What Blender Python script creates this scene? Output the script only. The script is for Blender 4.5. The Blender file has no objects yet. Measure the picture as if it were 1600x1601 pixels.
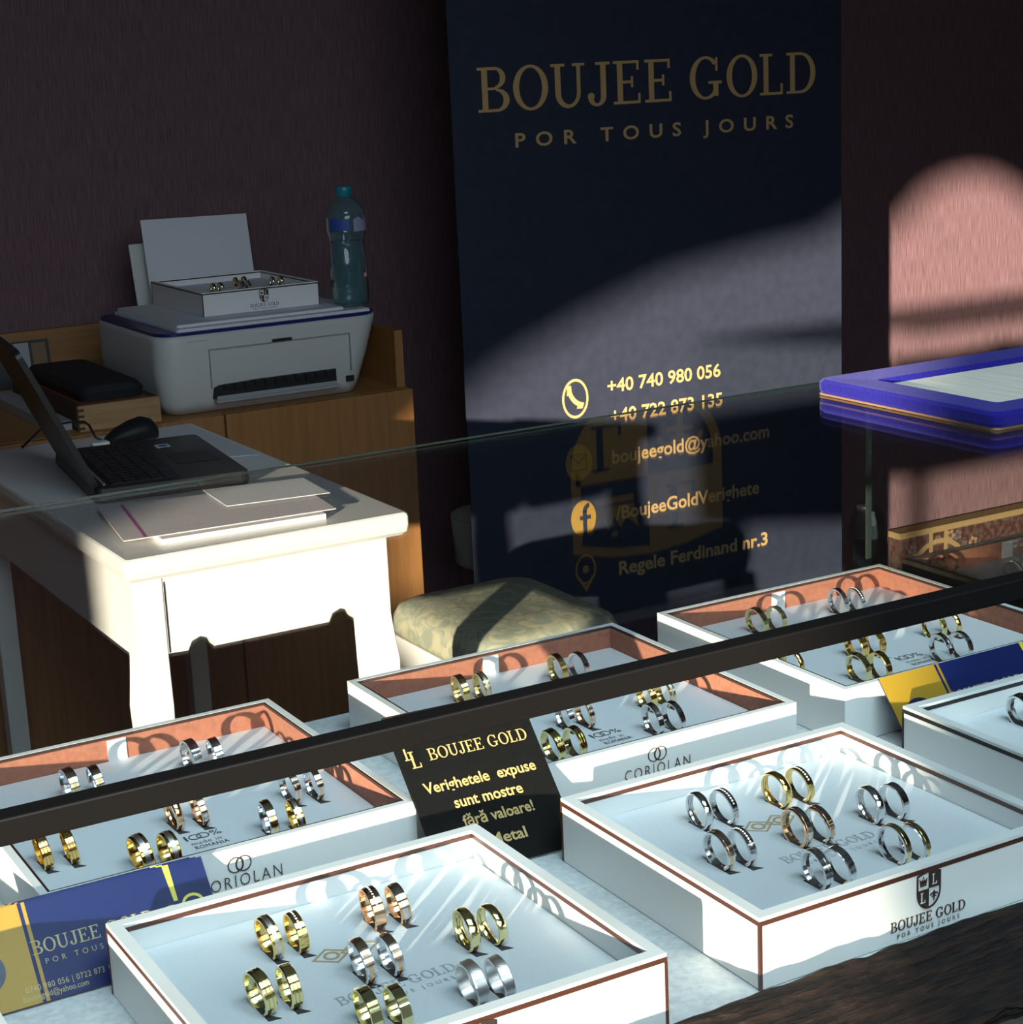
import bpy, bmesh, math, random
from mathutils import Vector, Matrix, Euler
random.seed(7)
S = bpy.context.scene
COL = S.collection
R = math.radians

# ------------------------------------------------------------------ camera, light, exposure
H = 1.38
FZ = -0.13            # floor level (heights are measured from a datum a little above it)
def low(z, z0=.5): return z if z >= z0 else FZ+(z0-FZ)*z/z0
cam_d = bpy.data.cameras.new('camera'); cam = bpy.data.objects.new('camera', cam_d); COL.objects.link(cam)
cam_d.sensor_fit = 'HORIZONTAL'; cam_d.sensor_width = 36.0; cam_d.lens = 36.0*2900/1600
cam_d.clip_start = 0.02; cam_d.clip_end = 60
right = Vector((0.865468, -0.499038, -0.043884)); up = Vector((0.156184, 0.185554, 0.970142)); back = Vector((-0.475995, -0.846481, 0.238533))
cam.matrix_world = Matrix(((right.x, up.x, back.x, 0), (right.y, up.y, back.y, 0), (right.z, up.z, back.z, H), (0, 0, 0, 1)))
S.camera = cam

w = bpy.data.worlds.new('sky'); S.world = w; w.use_nodes = True
bgn = w.node_tree.nodes['Background']; bgn.inputs[0].default_value = (.62, .76, 1.0, 1); bgn.inputs[1].default_value = 0.8

SUN_AZ, SUN_EL = R(48.08), R(6.4)
sd = bpy.data.lights.new('sun', 'SUN'); sun = bpy.data.objects.new('sun', sd); COL.objects.link(sun)
sd.energy = 16.0; sd.color = (1.0, .85, .67); sd.angle = R(0.85)
sdir = Vector((math.sin(SUN_AZ)*math.cos(SUN_EL), math.cos(SUN_AZ)*math.cos(SUN_EL), -math.sin(SUN_EL)))
sun.rotation_euler = sdir.to_track_quat('-Z', 'Y').to_euler(); sun.location = (-4, -3.6, 2.4)

def area(name, loc, target, sx, sy, power, color, spread=180):
    d = bpy.data.lights.new(name, 'AREA'); o = bpy.data.objects.new(name, d); COL.objects.link(o)
    d.shape = 'RECTANGLE'; d.size = sx; d.size_y = sy; d.energy = power; d.color = color; d.spread = R(spread)
    o.location = loc; o.rotation_euler = (Vector(target)-Vector(loc)).to_track_quat('-Z', 'Y').to_euler()
    return o
# unseen area lamps added as daylight fill, over the counter and behind the customer
area('overhead_fill_light', (0.3, -0.1, 2.74), (0.5, 0.9, 0.98), 1.5, 1.1, 23, (.64, .84, 1.0), 100)
area('front_fill_light', (0.6, -1.6, 1.95), (1.6, 3.3, 0.9), 3.2, 1.2, 28, (.80, .90, 1.0), 150)

vs = S.view_settings
vs.view_transform = 'Standard'; vs.look = 'None'; vs.gamma = 1; vs.exposure = 0.0; vs.use_curve_mapping = False
S.cycles.use_denoising = True
S.cycles.max_bounces = 12; S.cycles.transparent_max_bounces = 32; S.cycles.glossy_bounces = 6; S.cycles.diffuse_bounces = 4
S.cycles.caustics_reflective = False; S.cycles.caustics_refractive = False
S.cycles.sample_clamp_indirect = 6

# ------------------------------------------------------------------ materials
def mat(name, color=(.8, .8, .8), rough=.5, metal=0.0, spec=.5, sheen=0.0, sheen_tint=None, coat=0.0):
    m = bpy.data.materials.new(name); m.use_nodes = True
    b = m.node_tree.nodes['Principled BSDF']
    b.inputs['Base Color'].default_value = (*color, 1); b.inputs['Roughness'].default_value = rough
    b.inputs['Metallic'].default_value = metal; b.inputs['Specular IOR Level'].default_value = spec
    b.inputs['Sheen Weight'].default_value = sheen; b.inputs['Coat Weight'].default_value = coat
    if sheen_tint: b.inputs['Sheen Tint'].default_value = (*sheen_tint, 1)
    return m
def tex(m, c1, c2, scale=(1, 1, 1), nscale=8, detail=6, lo=.35, hi=.65, bump=0.0, kind='noise', dist=.002, warp=0.0):
    nt = m.node_tree; b = nt.nodes['Principled BSDF']; L = nt.links
    tc = nt.nodes.new('ShaderNodeTexCoord'); mp = nt.nodes.new('ShaderNodeMapping'); mp.inputs['Scale'].default_value = scale
    L.new(tc.outputs['Object'], mp.inputs[0])
    if kind == 'noise':
        n = nt.nodes.new('ShaderNodeTexNoise'); n.inputs['Scale'].default_value = nscale; n.inputs['Detail'].default_value = detail; n.inputs['Distortion'].default_value = warp; out = n.outputs['Fac']
    elif kind == 'voronoi':
        n = nt.nodes.new('ShaderNodeTexVoronoi'); n.inputs['Scale'].default_value = nscale; out = n.outputs['Distance']
    else:
        n = nt.nodes.new('ShaderNodeTexWave'); n.inputs['Scale'].default_value = nscale; n.inputs['Distortion'].default_value = 9; n.inputs['Detail'].default_value = 3; out = n.outputs['Fac']
    L.new(mp.outputs[0], n.inputs['Vector'])
    r = nt.nodes.new('ShaderNodeValToRGB'); r.color_ramp.elements[0].position = lo; r.color_ramp.elements[1].position = hi
    r.color_ramp.elements[0].color = (*c1, 1); r.color_ramp.elements[1].color = (*c2, 1)
    L.new(out, r.inputs[0]); L.new(r.outputs[0], b.inputs['Base Color'])
    if bump:
        bp = nt.nodes.new('ShaderNodeBump'); bp.inputs['Strength'].default_value = bump; bp.inputs['Distance'].default_value = dist
        L.new(out, bp.inputs['Height']); L.new(bp.outputs[0], b.inputs['Normal'])
    return m
def clear(name, tint, refl=1.0, base=.04, power=5, haze=None, hz=0.0):
    """thin clear sheet: see-through with a reflection that grows at grazing angles"""
    m = bpy.data.materials.new(name); m.use_nodes = True; nt = m.node_tree; nt.nodes.clear(); L = nt.links
    o = nt.nodes.new('ShaderNodeOutputMaterial'); mx = nt.nodes.new('ShaderNodeMixShader')
    t = nt.nodes.new('ShaderNodeBsdfTransparent'); t.inputs[0].default_value = (*tint, 1)
    g = nt.nodes.new('ShaderNodeBsdfGlossy'); g.inputs['Roughness'].default_value = 0.0; g.inputs[0].default_value = (refl, refl, refl, 1)
    lw = nt.nodes.new('ShaderNodeLayerWeight'); lw.inputs[0].default_value = .5
    p = nt.nodes.new('ShaderNodeMath'); p.operation = 'POWER'; p.inputs[1].default_value = power
    ma = nt.nodes.new('ShaderNodeMath'); ma.operation = 'MULTIPLY_ADD'; ma.inputs[1].default_value = 1-base; ma.inputs[2].default_value = base
    L.new(lw.outputs['Facing'], p.inputs[0]); L.new(p.outputs[0], ma.inputs[0]); L.new(ma.outputs[0], mx.inputs[0])
    if haze:
        d = nt.nodes.new('ShaderNodeBsdfDiffuse'); d.inputs[0].default_value = (*haze, 1); m2 = nt.nodes.new('ShaderNodeMixShader'); m2.inputs[0].default_value = hz
        L.new(t.outputs[0], m2.inputs[1]); L.new(d.outputs[0], m2.inputs[2]); t = m2
    L.new(t.outputs[0], mx.inputs[1]); L.new(g.outputs[0], mx.inputs[2]); L.new(mx.outputs[0], o.inputs[0])
    return m

M = {}
M['wall'] = tex(mat('maroon wallpaper', rough=.75), (.100, .053, .062), (.215, .122, .134), (70, 70, 3.0), 6, 5, .3, .7, .35, dist=.003)
M['sidewall'] = mat('plain dark wall', (.07, .05, .055), .8)
M['ceil'] = mat('ceiling paint', (.10, .09, .09), .9)
M['floor'] = tex(mat('dark floor', rough=.5), (.035, .022, .016), (.06, .036, .025), (1, 1, 1), 5)
M['navy'] = tex(mat('navy vinyl', rough=.42, spec=.35), (.026, .032, .052), (.032, .038, .060), (1, 1, 1), 40)
M['gold_print'] = mat('gold print', (.56, .36, .15), .45)
M['gold_disc'] = mat('dull gold print', (.36, .21, .05), .5)
M['navy_print'] = mat('navy print', (.024, .030, .05), .5)
M['white_paint'] = mat('white lacquer', (.74, .74, .72), .28)
M['white'] = mat('white board', (.80, .79, .77), .45)
M['white_pad'] = tex(mat('white leatherette', rough=.55, spec=.3), (.74, .76, .78), (.82, .83, .84), (1, 1, 1), 900, 3, .3, .7, .25, dist=.0004)
M['felt'] = tex(mat('white felt', rough=.9, spec=.1), (.55, .57, .58), (.72, .73, .74), (1, 1, 1), 260, 4, .3, .7, .5, dist=.001)
M['brown_line'] = mat('dark copper edge', (.075, .026, .017), .35, spec=.6)
M['black_line'] = mat('black edge', (.014, .012, .011), .4)
M['rust'] = tex(mat('rust velour', rough=.75, spec=.2, sheen=.15, sheen_tint=(1, .7, .6)), (.31, .115, .070), (.38, .145, .092), (1, 1, 1), 300)
M['rust_line'] = mat('dark lining edge', (.05, .02, .016), .5)
M['dark_brown'] = tex(mat('dark brown velvet', rough=.85, spec=.15), (.018, .013, .010), (.034, .025, .019), (1, 1, 1), 240)
M['dark_pad'] = mat('smoky pad', (.16, .14, .12), .6)
M['slot'] = mat('slot shadow gap', (.05, .04, .035), .8)
M['ink'] = mat('dark brown ink', (.045, .025, .020), .5)
M['grey_ink'] = mat('grey ink', (.09, .09, .095), .5)
M['pale_ink'] = mat('pale silver ink', (.42, .43, .44), .4)
M['pale_gold_ink'] = mat('pale gold ink', (.50, .37, .22), .35)
M['yellow_gold'] = mat('yellow gold', (1.0, .72, .27), .13, 1)
M['pale_gold'] = mat('pale yellow gold', (.93, .82, .42), .13, 1)
M['rose_gold'] = mat('rose gold', (.98, .62, .38), .13, 1)
M['white_gold'] = mat('white gold', (.84, .83, .83), .12, 1)
M['brushed'] = mat('brushed white gold', (.72, .71, .71), .32, 1)
M['stone'] = mat('bright stones', (.95, .95, .97), .03, 0, spec=1.0, coat=1)
M['glass'] = clear('clear case glass', (.95, .975, .965), 1.0)
M['glass_edge'] = mat('green glass edge', (.030, .042, .037), .25)
M['bar'] = mat('black metal rail', (.007, .0065, .006), .34, spec=.28)
M['bark'] = tex(mat('charred live-edge wood', rough=.75, spec=.25), (.0025, .0015, .001), (.022, .012, .007), (10, 60, 110), 4, 8, .40, .75, 1.0, dist=.006)
M['stone_base'] = tex(mat('grey rough stone', rough=.9), (.10, .09, .08), (.22, .20, .17), (1, 1, 1), 60, 6, .3, .7, .6, dist=.004)
M['oak'] = tex(mat('beech veneer', rough=.45), (.30, .135, .042), (.37, .175, .060), (22, 22, 1.4), 4, 5)
M['oak_in'] = tex(mat('beech top', rough=.5), (.30, .140, .045), (.36, .175, .060), (1.2, 22, 22), 4, 5)
M['red_wood'] = tex(mat('red-brown wood', rough=.45), (.20, .062, .035), (.26, .085, .045), (22, 22, 1.4), 4, 5)
M['box_wood'] = tex(mat('pale box wood', rough=.5), (.34, .20, .085), (.46, .28, .12), (3, 30, 30), 3, 5)
M['box_side'] = mat('dark brown box side', (.05, .022, .014), .6)  # box sides, darker than the front panel
M['seam'] = mat('dark seam', (.01, .006, .004), .8)
M['black'] = mat('black plastic', (.012, .012, .013), .45)
M['black_soft'] = mat('black matte plastic', (.008, .011, .011), .6)
M['keyboard'] = mat('black keys', (.010, .010, .011), .5)
M['laptop'] = mat('charcoal laptop shell', (.016, .0145, .0135), .40)
M['screen'] = mat('dark screen', (.006, .006, .007), .1)
M['silver'] = mat('silver strip', (.45, .45, .46), .35, .6)
M['printer'] = mat('off-white printer plastic', (.60, .60, .57), .4)
M['printer_dark'] = mat('blue printer lid', (.012, .018, .12), .35)
M['printer_in'] = mat('black printer inside', (.008, .008, .009), .6)
M['printer_grey'] = mat('grey tray plastic', (.35, .36, .36), .4)
M['paper'] = mat('white paper', (.70, .71, .74), .7)
M['paper2'] = tex(mat('printed paper', rough=.7), (.66, .60, .61), (.72, .67, .68), (1, 60, 1), 5, 2, .4, .6)
M['pink'] = mat('magenta print', (.42, .10, .28), .7)
M['aqua_cap'] = mat('aqua cap', (.012, .24, .30), .35)
M['bottle'] = clear('aqua clear plastic', (.84, .97, .98), .9, .05, 2.6, haze=(.14, .55, .60), hz=.09)
M['water'] = clear('water', (.90, .975, .98), .5, .02, 3, haze=(.25, .5, .52), hz=.03)
M['label_blue'] = mat('blue bottle label', (.03, .08, .34), .5)
M['label_white'] = mat('pale bottle label', (.32, .34, .48), .5)
M['velvet'] = tex(mat('royal blue velvet', rough=.85, spec=.1, sheen=.22, sheen_tint=(.45, .45, 1)), (.007, .0055, .12), (.012, .0095, .19), (1, 1, 1), 500, 3, .3, .7, .5, dist=.001)
M['cream'] = tex(mat('cream ribbed fabric', rough=.8), (.55, .52, .42), (.68, .65, .54), (90, 6, 6), 3, 3, .3, .7, .4, dist=.001)
M['cardboard'] = mat('brown board edge', (.22, .13, .07), .7)
M['card_blue'] = mat('royal blue card', (.007, .013, .085), .42, spec=.22)
M['card_gold'] = mat('gold foil print', (.36, .21, .02), .4, spec=.3)
M['card_yellow'] = mat('yellow print', (.72, .60, .05), .45)
M['card_navy'] = mat('dark navy print', (.006, .009, .045), .4)
M['card_text'] = mat('pale gold card text', (.42, .34, .17), .5)
M['sign_black'] = tex(mat('black card', rough=.7, spec=.12), (.004, .0036, .003), (.006, .0055, .005), (1, 1, 1), 300)
M['sign_text'] = mat('gold sign text', (.50, .33, .12), .5)
M['jacquard'] = tex(mat('olive jacquard', rough=.7, spec=.25), (.24, .265, .205), (.39, .37, .25), (1, 1, 1), 24, 5, .44, .60, .25, dist=.002, warp=2.2)
M['rug_red'] = tex(mat('brown fabric', rough=.95, spec=.05), (.060, .020, .015), (.085, .062, .052), (1, 1, 1), 60, 4, .42, .62, .4, dist=.002)
M['rug_beige'] = mat('beige braid', (.27, .18, .085), .95, spec=.05)
M['rug_motif'] = mat('tan floral weave', (.26, .17, .10), .95, spec=.05)
M['rug_grey'] = mat('grey floral weave', (.12, .10, .095), .95, spec=.05)
M['green_glass'] = clear('dark green glass', (.42, .60, .54), .9, .10, 2.5)
M['bin'] = mat('off-white bin', (.55, .53, .48), .5)

# ------------------------------------------------------------------ mesh helpers
UX_, UZ_ = (1, 0, 0), (0, 0, 1)
class MB:
    def __init__(s): s.v = []; s.f = []; s.mi = []; s.sm = []; s.T = None
    def add(s, vs, fs, mi=0, sm=False):
        b = len(s.v)
        s.v += [Vector(p) if s.T is None else s.T @ Vector(p) for p in vs]
        for f in fs: s.f.append([b+i for i in f]); s.mi.append(mi); s.sm.append(sm)
        return s
    def box(s, a, b, mi=0):
        x0, y0, z0 = a; x1, y1, z1 = b
        return s.add([(x0, y0, z0), (x1, y0, z0), (x1, y1, z0), (x0, y1, z0), (x0, y0, z1), (x1, y0, z1), (x1, y1, z1), (x0, y1, z1)],
                     [(3, 2, 1, 0), (4, 5, 6, 7), (0, 1, 5, 4), (1, 2, 6, 5), (2, 3, 7, 6), (3, 0, 4, 7)], mi)
    def loft(s, rings, mi=0, sm=False, cap=True):
        n = len(rings[0]); vs = [p for r in rings for p in r]; fs = []
        for k in range(len(rings)-1):
            for i in range(n):
                j = (i+1) % n; fs.append((k*n+i, k*n+j, (k+1)*n+j, (k+1)*n+i))
        s.add(vs, fs, mi, sm)
        if cap:
            s.add(rings[0], [tuple(reversed(range(n)))], mi); s.add(rings[-1], [tuple(range(n))], mi)
        return s
    def lathe(s, prof, c=(0, 0, 0), n=40, mi=0, axis='z', cap=False, sm=True):
        rings = []
        for r, h in prof:
            ring = []
            for i in range(n):
                a = 2*math.pi*i/n; u, v = r*math.cos(a), r*math.sin(a)
                ring.append((c[0]+u, c[1]+v, c[2]+h) if axis == 'z' else (c[0]+h, c[1]+u, c[2]+v))
            rings.append(ring)
        return s.loft(rings, mi, sm, cap)
    def tube(s, pts, r, n=10, mi=0, cap=True):
        rings = []; pts = [Vector(p) for p in pts]
        for i, p in enumerate(pts):
            d = (pts[min(i+1, len(pts)-1)]-pts[max(i-1, 0)]).normalized()
            a = d.cross(Vector((0, 0, 1)) if abs(d.z) < .9 else Vector((1, 0, 0))).normalized(); b = d.cross(a)
            rr = r[i] if isinstance(r, (list, tuple)) else r
            rings.append([tuple(p+a*rr*math.cos(2*math.pi*k/n)+b*rr*math.sin(2*math.pi*k/n)) for k in range(n)])
        return s.loft(rings, mi, True, cap)
    def poly2(s, polys, o, ux, uy, t=0.0, mi=0):
        """flat 2-D outlines laid on a plane, with a little thickness t along the normal"""
        o, ux, uy = Vector(o), Vector(ux), Vector(uy); nrm = ux.cross(uy).normalized()
        for q, P in enumerate(polys):
            n = len(P); A = [o+ux*x+uy*y for x, y in P]; B = [p+nrm*(t+(q % 9)*1.5e-5) for p in A]
            s.add(A+B, [tuple(range(n, 2*n))]+[(i, (i+1) % n, n+(i+1) % n, n+i) for i in range(n)], mi)
        return s
    def build(s, name, mats, parent=None, loc=(0, 0, 0), bevel=0.0, seg=2, rec=True):
        me = bpy.data.meshes.new(name)
        org = Vector(loc)
        if parent is not None:
            q = parent
            while q is not None: org = org+q.location; q = q.parent
        me.from_pydata([tuple(p-org) for p in s.v], [], s.f)
        for m in (mats if isinstance(mats, (list, tuple)) else [mats]): me.materials.append(m)
        for p, i, sm in zip(me.polygons, s.mi, s.sm): p.material_index = i; p.use_smooth = sm
        if rec:
            bm = bmesh.new(); bm.from_mesh(me); bmesh.ops.remove_doubles(bm, verts=bm.verts, dist=1e-6)
            bmesh.ops.recalc_face_normals(bm, faces=bm.faces); bm.to_mesh(me); bm.free()
        me.update()
        o = bpy.data.objects.new(name, me); COL.objects.link(o); o.location = loc
        if parent is not None: o.parent = parent
        if bevel:
            b = o.modifiers.new('bevel', 'BEVEL'); b.width = bevel; b.segments = seg; b.limit_method = 'ANGLE'; b.angle_limit = R(40)
        return o

def tag(o, label=None, cat=None, group=None, kind=None):
    if label: o['label'] = label
    if cat: o['category'] = cat
    if group: o['group'] = group
    if kind: o['kind'] = kind
    return o
def thing(name, loc, label, cat, group=None):
    o = bpy.data.objects.new(name, None); COL.objects.link(o); o.location = loc; o.empty_display_size = .05
    return tag(o, label, cat, group)
def struct(o): o['kind'] = 'structure'; return o
def rrect(x0, y0, x1, y1, r, z, n=6):
    P = []
    for cx, cy, a0 in ((x1-r, y0+r, -90), (x1-r, y1-r, 0), (x0+r, y1-r, 90), (x0+r, y0+r, 180)):
        for k in range(n+1):
            a = R(a0+90*k/n); P.append((cx+r*math.cos(a), cy+r*math.sin(a), z))
    return P

# ---- lettering: sans from Blender's built-in font, slab serif drawn here
def sans(body, o, ux, uy, width, cap, bold=0.0, space=1.0, t=0.0004):
    """returns (verts, faces) of one line of text lying on the plane o,ux,uy; width and cap height in metres"""
    c = bpy.data.curves.new('lettering', 'FONT'); c.body = body; c.offset = bold; c.space_character = space; c.resolution_u = 3
    ob = bpy.data.objects.new('lettering', c); COL.objects.link(ob)
    dg = bpy.context.evaluated_depsgraph_get(); me = bpy.data.meshes.new_from_object(ob.evaluated_get(dg))
    bpy.data.objects.remove(ob); bpy.data.curves.remove(c)
    xs = [v.co.x for v in me.vertices]; x0, x1 = min(xs), max(xs)
    sx = width/(x1-x0); sy = cap/0.70
    o, ux, uy = Vector(o), Vector(ux), Vector(uy); nrm = ux.cross(uy).normalized()
    vs = [o+ux*((v.co.x-x0)*sx)+uy*(v.co.y*sy)+nrm*t for v in me.vertices]
    fs = [tuple(p.vertices) for p in me.polygons]
    bpy.data.meshes.remove(me)
    return vs, fs
def arc(cx, cy, rx, ry, ix, iy, a0, a1, n=18, icx=None, icy=None):
    icx = cx if icx is None else icx; icy = cy if icy is None else icy; out = []
    for k in range(n):
        a, b = R(a0+(a1-a0)*k/n), R(a0+(a1-a0)*(k+1)/n)
        out.append([(cx+rx*math.cos(a), cy+ry*math.sin(a)), (cx+rx*math.cos(b), cy+ry*math.sin(b)),
                    (icx+ix*math.cos(b), icy+iy*math.sin(b)), (icx+ix*math.cos(a), icy+iy*math.sin(a))])
    return out
def rc(x0, y0, x1, y1): return [(x0, y0), (x1, y0), (x1, y1), (x0, y1)]
sf = .065
GL = {
 'B': (.76, [rc(.10, 0, .235, 1), rc(0, 0, .44, sf), rc(0, 1-sf, .42, 1), rc(.2, .49, .44, .55)] + arc(.41, .758, .25, .242, .12, .18, -90, 90) + arc(.43, .26, .31, .262, .165, .2, -90, 90)),
 'O': (.86, arc(.43, .5, .42, .515, .275, .45, 0, 360, 36)),
 'U': (.84, [rc(.10, .33, .235, 1), rc(0, 1-sf, .34, 1), rc(.63, .33, .72, 1), rc(.53, 1-sf, .83, 1)] + arc(.41, .335, .31, .35, .197, .265, 180, 360, 20, .432, .335)),
 'J': (.58, [rc(.32, .22, .455, 1), rc(.20, 1-sf, .56, 1)] + arc(.225, .22, .23, .235, .095, .17, 180, 360, 16) + arc(.08, .22, .085, .085, .0, .0, 0, 360, 14)),
 'E': (.74, [rc(.10, 0, .235, 1), rc(0, 0, .68, sf), rc(0, 1-sf, .65, 1), rc(.2, .475, .50, .54), rc(.445, .38, .50, .635), rc(.59, .78, .65, 1), rc(.62, 0, .68, .24)]),
 'G': (.92, arc(.43, .5, .42, .515, .275, .45, 42, 322, 30) + [rc(.63, .06, .765, .42), rc(.50, .42-sf, .86, .42), rc(.69, .66, .75, .98)]),
 'L': (.68, [rc(.10, 0, .235, 1), rc(0, 0, .63, sf), rc(0, 1-sf, .35, 1), rc(.57, 0, .63, .27)]),
 'D': (.86, [rc(.10, 0, .235, 1), rc(0, 0, .42, sf), rc(0, 1-sf, .42, 1)] + arc(.39, .5, .43, .5, .285, .435, -90, 90, 22)),
}
def serif(body, width, cap):
    polys = []; x = 0
    for ch in body:
        if ch == ' ': x += .36; continue
        adv, P = GL[ch]
        for p in P: polys.append([(x+a, b) for a, b in p])
        x += adv+.06
    sx = width/(x-.06)
    return [[(a*sx, b*cap) for a, b in p] for p in polys]
def xf(polys, dx=0, dy=0, s=1, sy=None):
    sy = s if sy is None else sy
    return [[(dx+a*s, dy+b*sy) for a, b in p] for p in polys]
def shield_pts(n=12):
    P = [(-.5, .50), (-.25, .57), (0, .60), (.25, .57), (.5, .50)]
    rt = [(.5*math.cos(R(90*k/n)), -.10-.56*math.sin(R(90*k/n))) for k in range(n+1)]
    return P, rt
def emblem():
    """two lists of outlines: ink and knocked-out letters, shield about 1 wide and 1.26 high"""
    top, rt = shield_pts(); lf = [(-x, y) for x, y in reversed(rt)]
    outer = list(reversed(top))+lf[::-1][::-1]
    ring = [p for p in reversed(top)] + [(-x, y) for x, y in rt] + list(reversed(rt))[1:]
    # ring runs top right -> top left -> down the left side -> tip -> up the right side
    inner = [(x*.88, (y+.02)*.90-.02) for x, y in ring]
    ink = []
    n = len(ring)
    for i in range(n):
        j = (i+1) % n; ink.append([ring[i], ring[j], inner[j], inner[i]])
    ink.append([(0, 0), (.47, 0), (.47, .49), (.25, .555), (0, .58)])
    ink.append([(0, 0), (-.47, 0)] + [(-x*.95, y) for x, y in rt])
    crown = [[(-.36, .12), (-.10, .12), (-.10, .17), (-.36, .17)], [(-.36, .19), (-.10, .19), (-.07, .38), (-.15, .28), (-.19, .36), (-.23, .27), (-.27, .36), (-.31, .28), (-.39, .38)],
             [(-.25, .38), (-.21, .38), (-.21, .42), (-.25, .42)]]
    fleur = [[(.22, -.10), (.27, -.19), (.235, -.30), (.205, -.30), (.17, -.19)], [(.13, -.33), (.31, -.33), (.31, -.29), (.13, -.29)], [(.20, -.44), (.24, -.44), (.24, -.33), (.20, -.33)]]
    fleur += arc(.13, -.25, .065, .07, .03, .035, 0, 200, 10)+arc(.31, -.25, .065, .07, .03, .035, -20, 180, 10)
    ink += crown+fleur
    L = GL['L'][1]
    out = xf(L, .12, .10, .30, .34)+xf(L, -.36, -.42, .30, .34)
    return ink, out

# ------------------------------------------------------------------ room
mb = MB(); mb.box((-4.7, -1.95, FZ-.1), (4.5, 4.05, FZ)); struct(mb.build('floor', M['floor']))
mb = MB(); mb.box((-4.7, 3.95, FZ), (4.5, 4.05, 2.85)); struct(mb.build('wall_back', M['wall']))
mb = MB(); mb.box((4.4, -1.95, FZ), (4.5, 3.95, 2.85)); struct(mb.build('wall_right', M['sidewall']))
mb = MB(); mb.box((-4.7, -1.95, FZ), (-4.6, 3.95, 2.85)); struct(mb.build('wall_left', M['sidewall']))
mb = MB(); mb.box((-4.7, -1.95, 2.85), (4.5, 4.05, 2.95)); struct(mb.build('ceiling', M['ceil']))
# front wall with an unseen opening shaped to admit the low sun (outline worked out from where the sunlight lands)
FY = -1.8
def win(u, v):
    x = (u+FY*math.sin(SUN_AZ))/math.cos(SUN_AZ)
    return (x, v-math.tan(SUN_EL)*(x*math.sin(SUN_AZ)+FY*math.cos(SUN_AZ)))
hole = [win(*p) for p in [(-1.43, .705), (-1.44, .98), (-1.37, 1.07), (-1.277, 1.166), (-1.16, 1.25), (-1.0, 1.345), (-.83, 1.40), (-.72, 1.43), (-.65, 1.49), (-.59, 1.57), (-.53, 1.605), (-.45, 1.62),
        (-.37, 1.60), (-.30, 1.555), (-.22, 1.47), (-.15, 1.36), (-.118, 1.22), (-.112, 1.12), (-.104, 1.06), (-.080, 1.02), (-.062, .98), (-.055, .50), (-.875, .50), (-.875, .64), (-1.0, .64), (-1.2, .64), (-1.26, .705)]]
def wall_with_hole(name, m, x0, x1, z0, z1, y, pts, th):
    bm = bmesh.new(); oe = []; ie = []
    ov = [bm.verts.new(p) for p in ((x0, y, z0), (x1, y, z0), (x1, y, z1), (x0, y, z1))]
    iv = [bm.verts.new((p[0], y, p[1])) for p in pts]
    ed = [bm.edges.new((ov[i], ov[(i+1) % 4])) for i in range(4)]+[bm.edges.new((iv[i], iv[(i+1) % len(iv)])) for i in range(len(iv))]
    bmesh.ops.triangle_fill(bm, use_beauty=True, use_dissolve=False, edges=ed)
    r = bmesh.ops.extrude_face_region(bm, geom=bm.faces[:])
    bmesh.ops.translate(bm, vec=(0, -th, 0), verts=[g for g in r['geom'] if isinstance(g, bmesh.types.BMVert)])
    bmesh.ops.recalc_face_normals(bm, faces=bm.faces)
    me = bpy.data.meshes.new(name); bm.to_mesh(me); bm.free(); me.materials.append(m)
    o = bpy.data.objects.new(name, me); COL.objects.link(o); return o
struct(wall_with_hole('wall_front', M['sidewall'], -4.6, 4.4, FZ, 2.85, FY, hole, .08))

# low ornate panel standing against the foot of the sunlit wall
PY = 3.88
rug = thing('ornate_panel', (3.95, PY, FZ), 'low brown floral fabric panel edged in beige, standing against the sunlit wall', 'panel')
mb = MB(); mb.box((3.442, PY, FZ), (4.30, PY+.045, .003)); mb.build('fabric_face', M['rug_red'], rug)
mb = MB(); mb.box((3.435, PY-.003, .0035), (4.307, PY+.048, .021)); mb.build('top_edging', M['rug_beige'], rug)
def tr(P): mb = MB(); mb.poly2(P, (0, PY, 0), UX_, UZ_, .0015); mb.build('beige_tracery', M['rug_beige'], rug)
tr([rc(3.547, -.10, 3.560, .003), rc(3.604, -.10, 3.617, .003)] + arc(3.583, -.127, .114, .1105, .099, .096, 0, 180, 26)); tr(arc(4.10, -.127, .114, .1105, .099, .096, 0, 180, 26))
mb = MB(); rnd = random.Random(4); P = []
for k in range(46):
    cx, cz = rnd.uniform(3.45, 4.28), rnd.uniform(-.10, -.008)
    if 3.54 < cx < 3.625: continue
    rr = rnd.uniform(.005, .012); ph = rnd.uniform(0, 6)
    for e in range(5):
        a = ph+e*1.2566; P.append([(cx+rr*math.cos(a)+rr*.55*math.cos(b), cz+rr*math.sin(a)+rr*.55*math.sin(b)) for b in [2*math.pi*i/8 for i in range(8)]])
mb.poly2([p for i, p in enumerate(P) if (i//5) % 2], (0, PY, 0), UX_, UZ_, .0006, 0); mb.poly2([p for i, p in enumerate(P) if not (i//5) % 2], (0, PY, 0), UX_, UZ_, .0006, 1)
mb.poly2(arc(3.582, -.019, .012, .012, .005, .005, 0, 360, 16), (0, PY, 0), UX_, UZ_, .0006, 1)
tag(mb.build('flower_pattern', [M['rug_motif'], M['rug_grey']], rug), kind='stuff')

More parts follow.
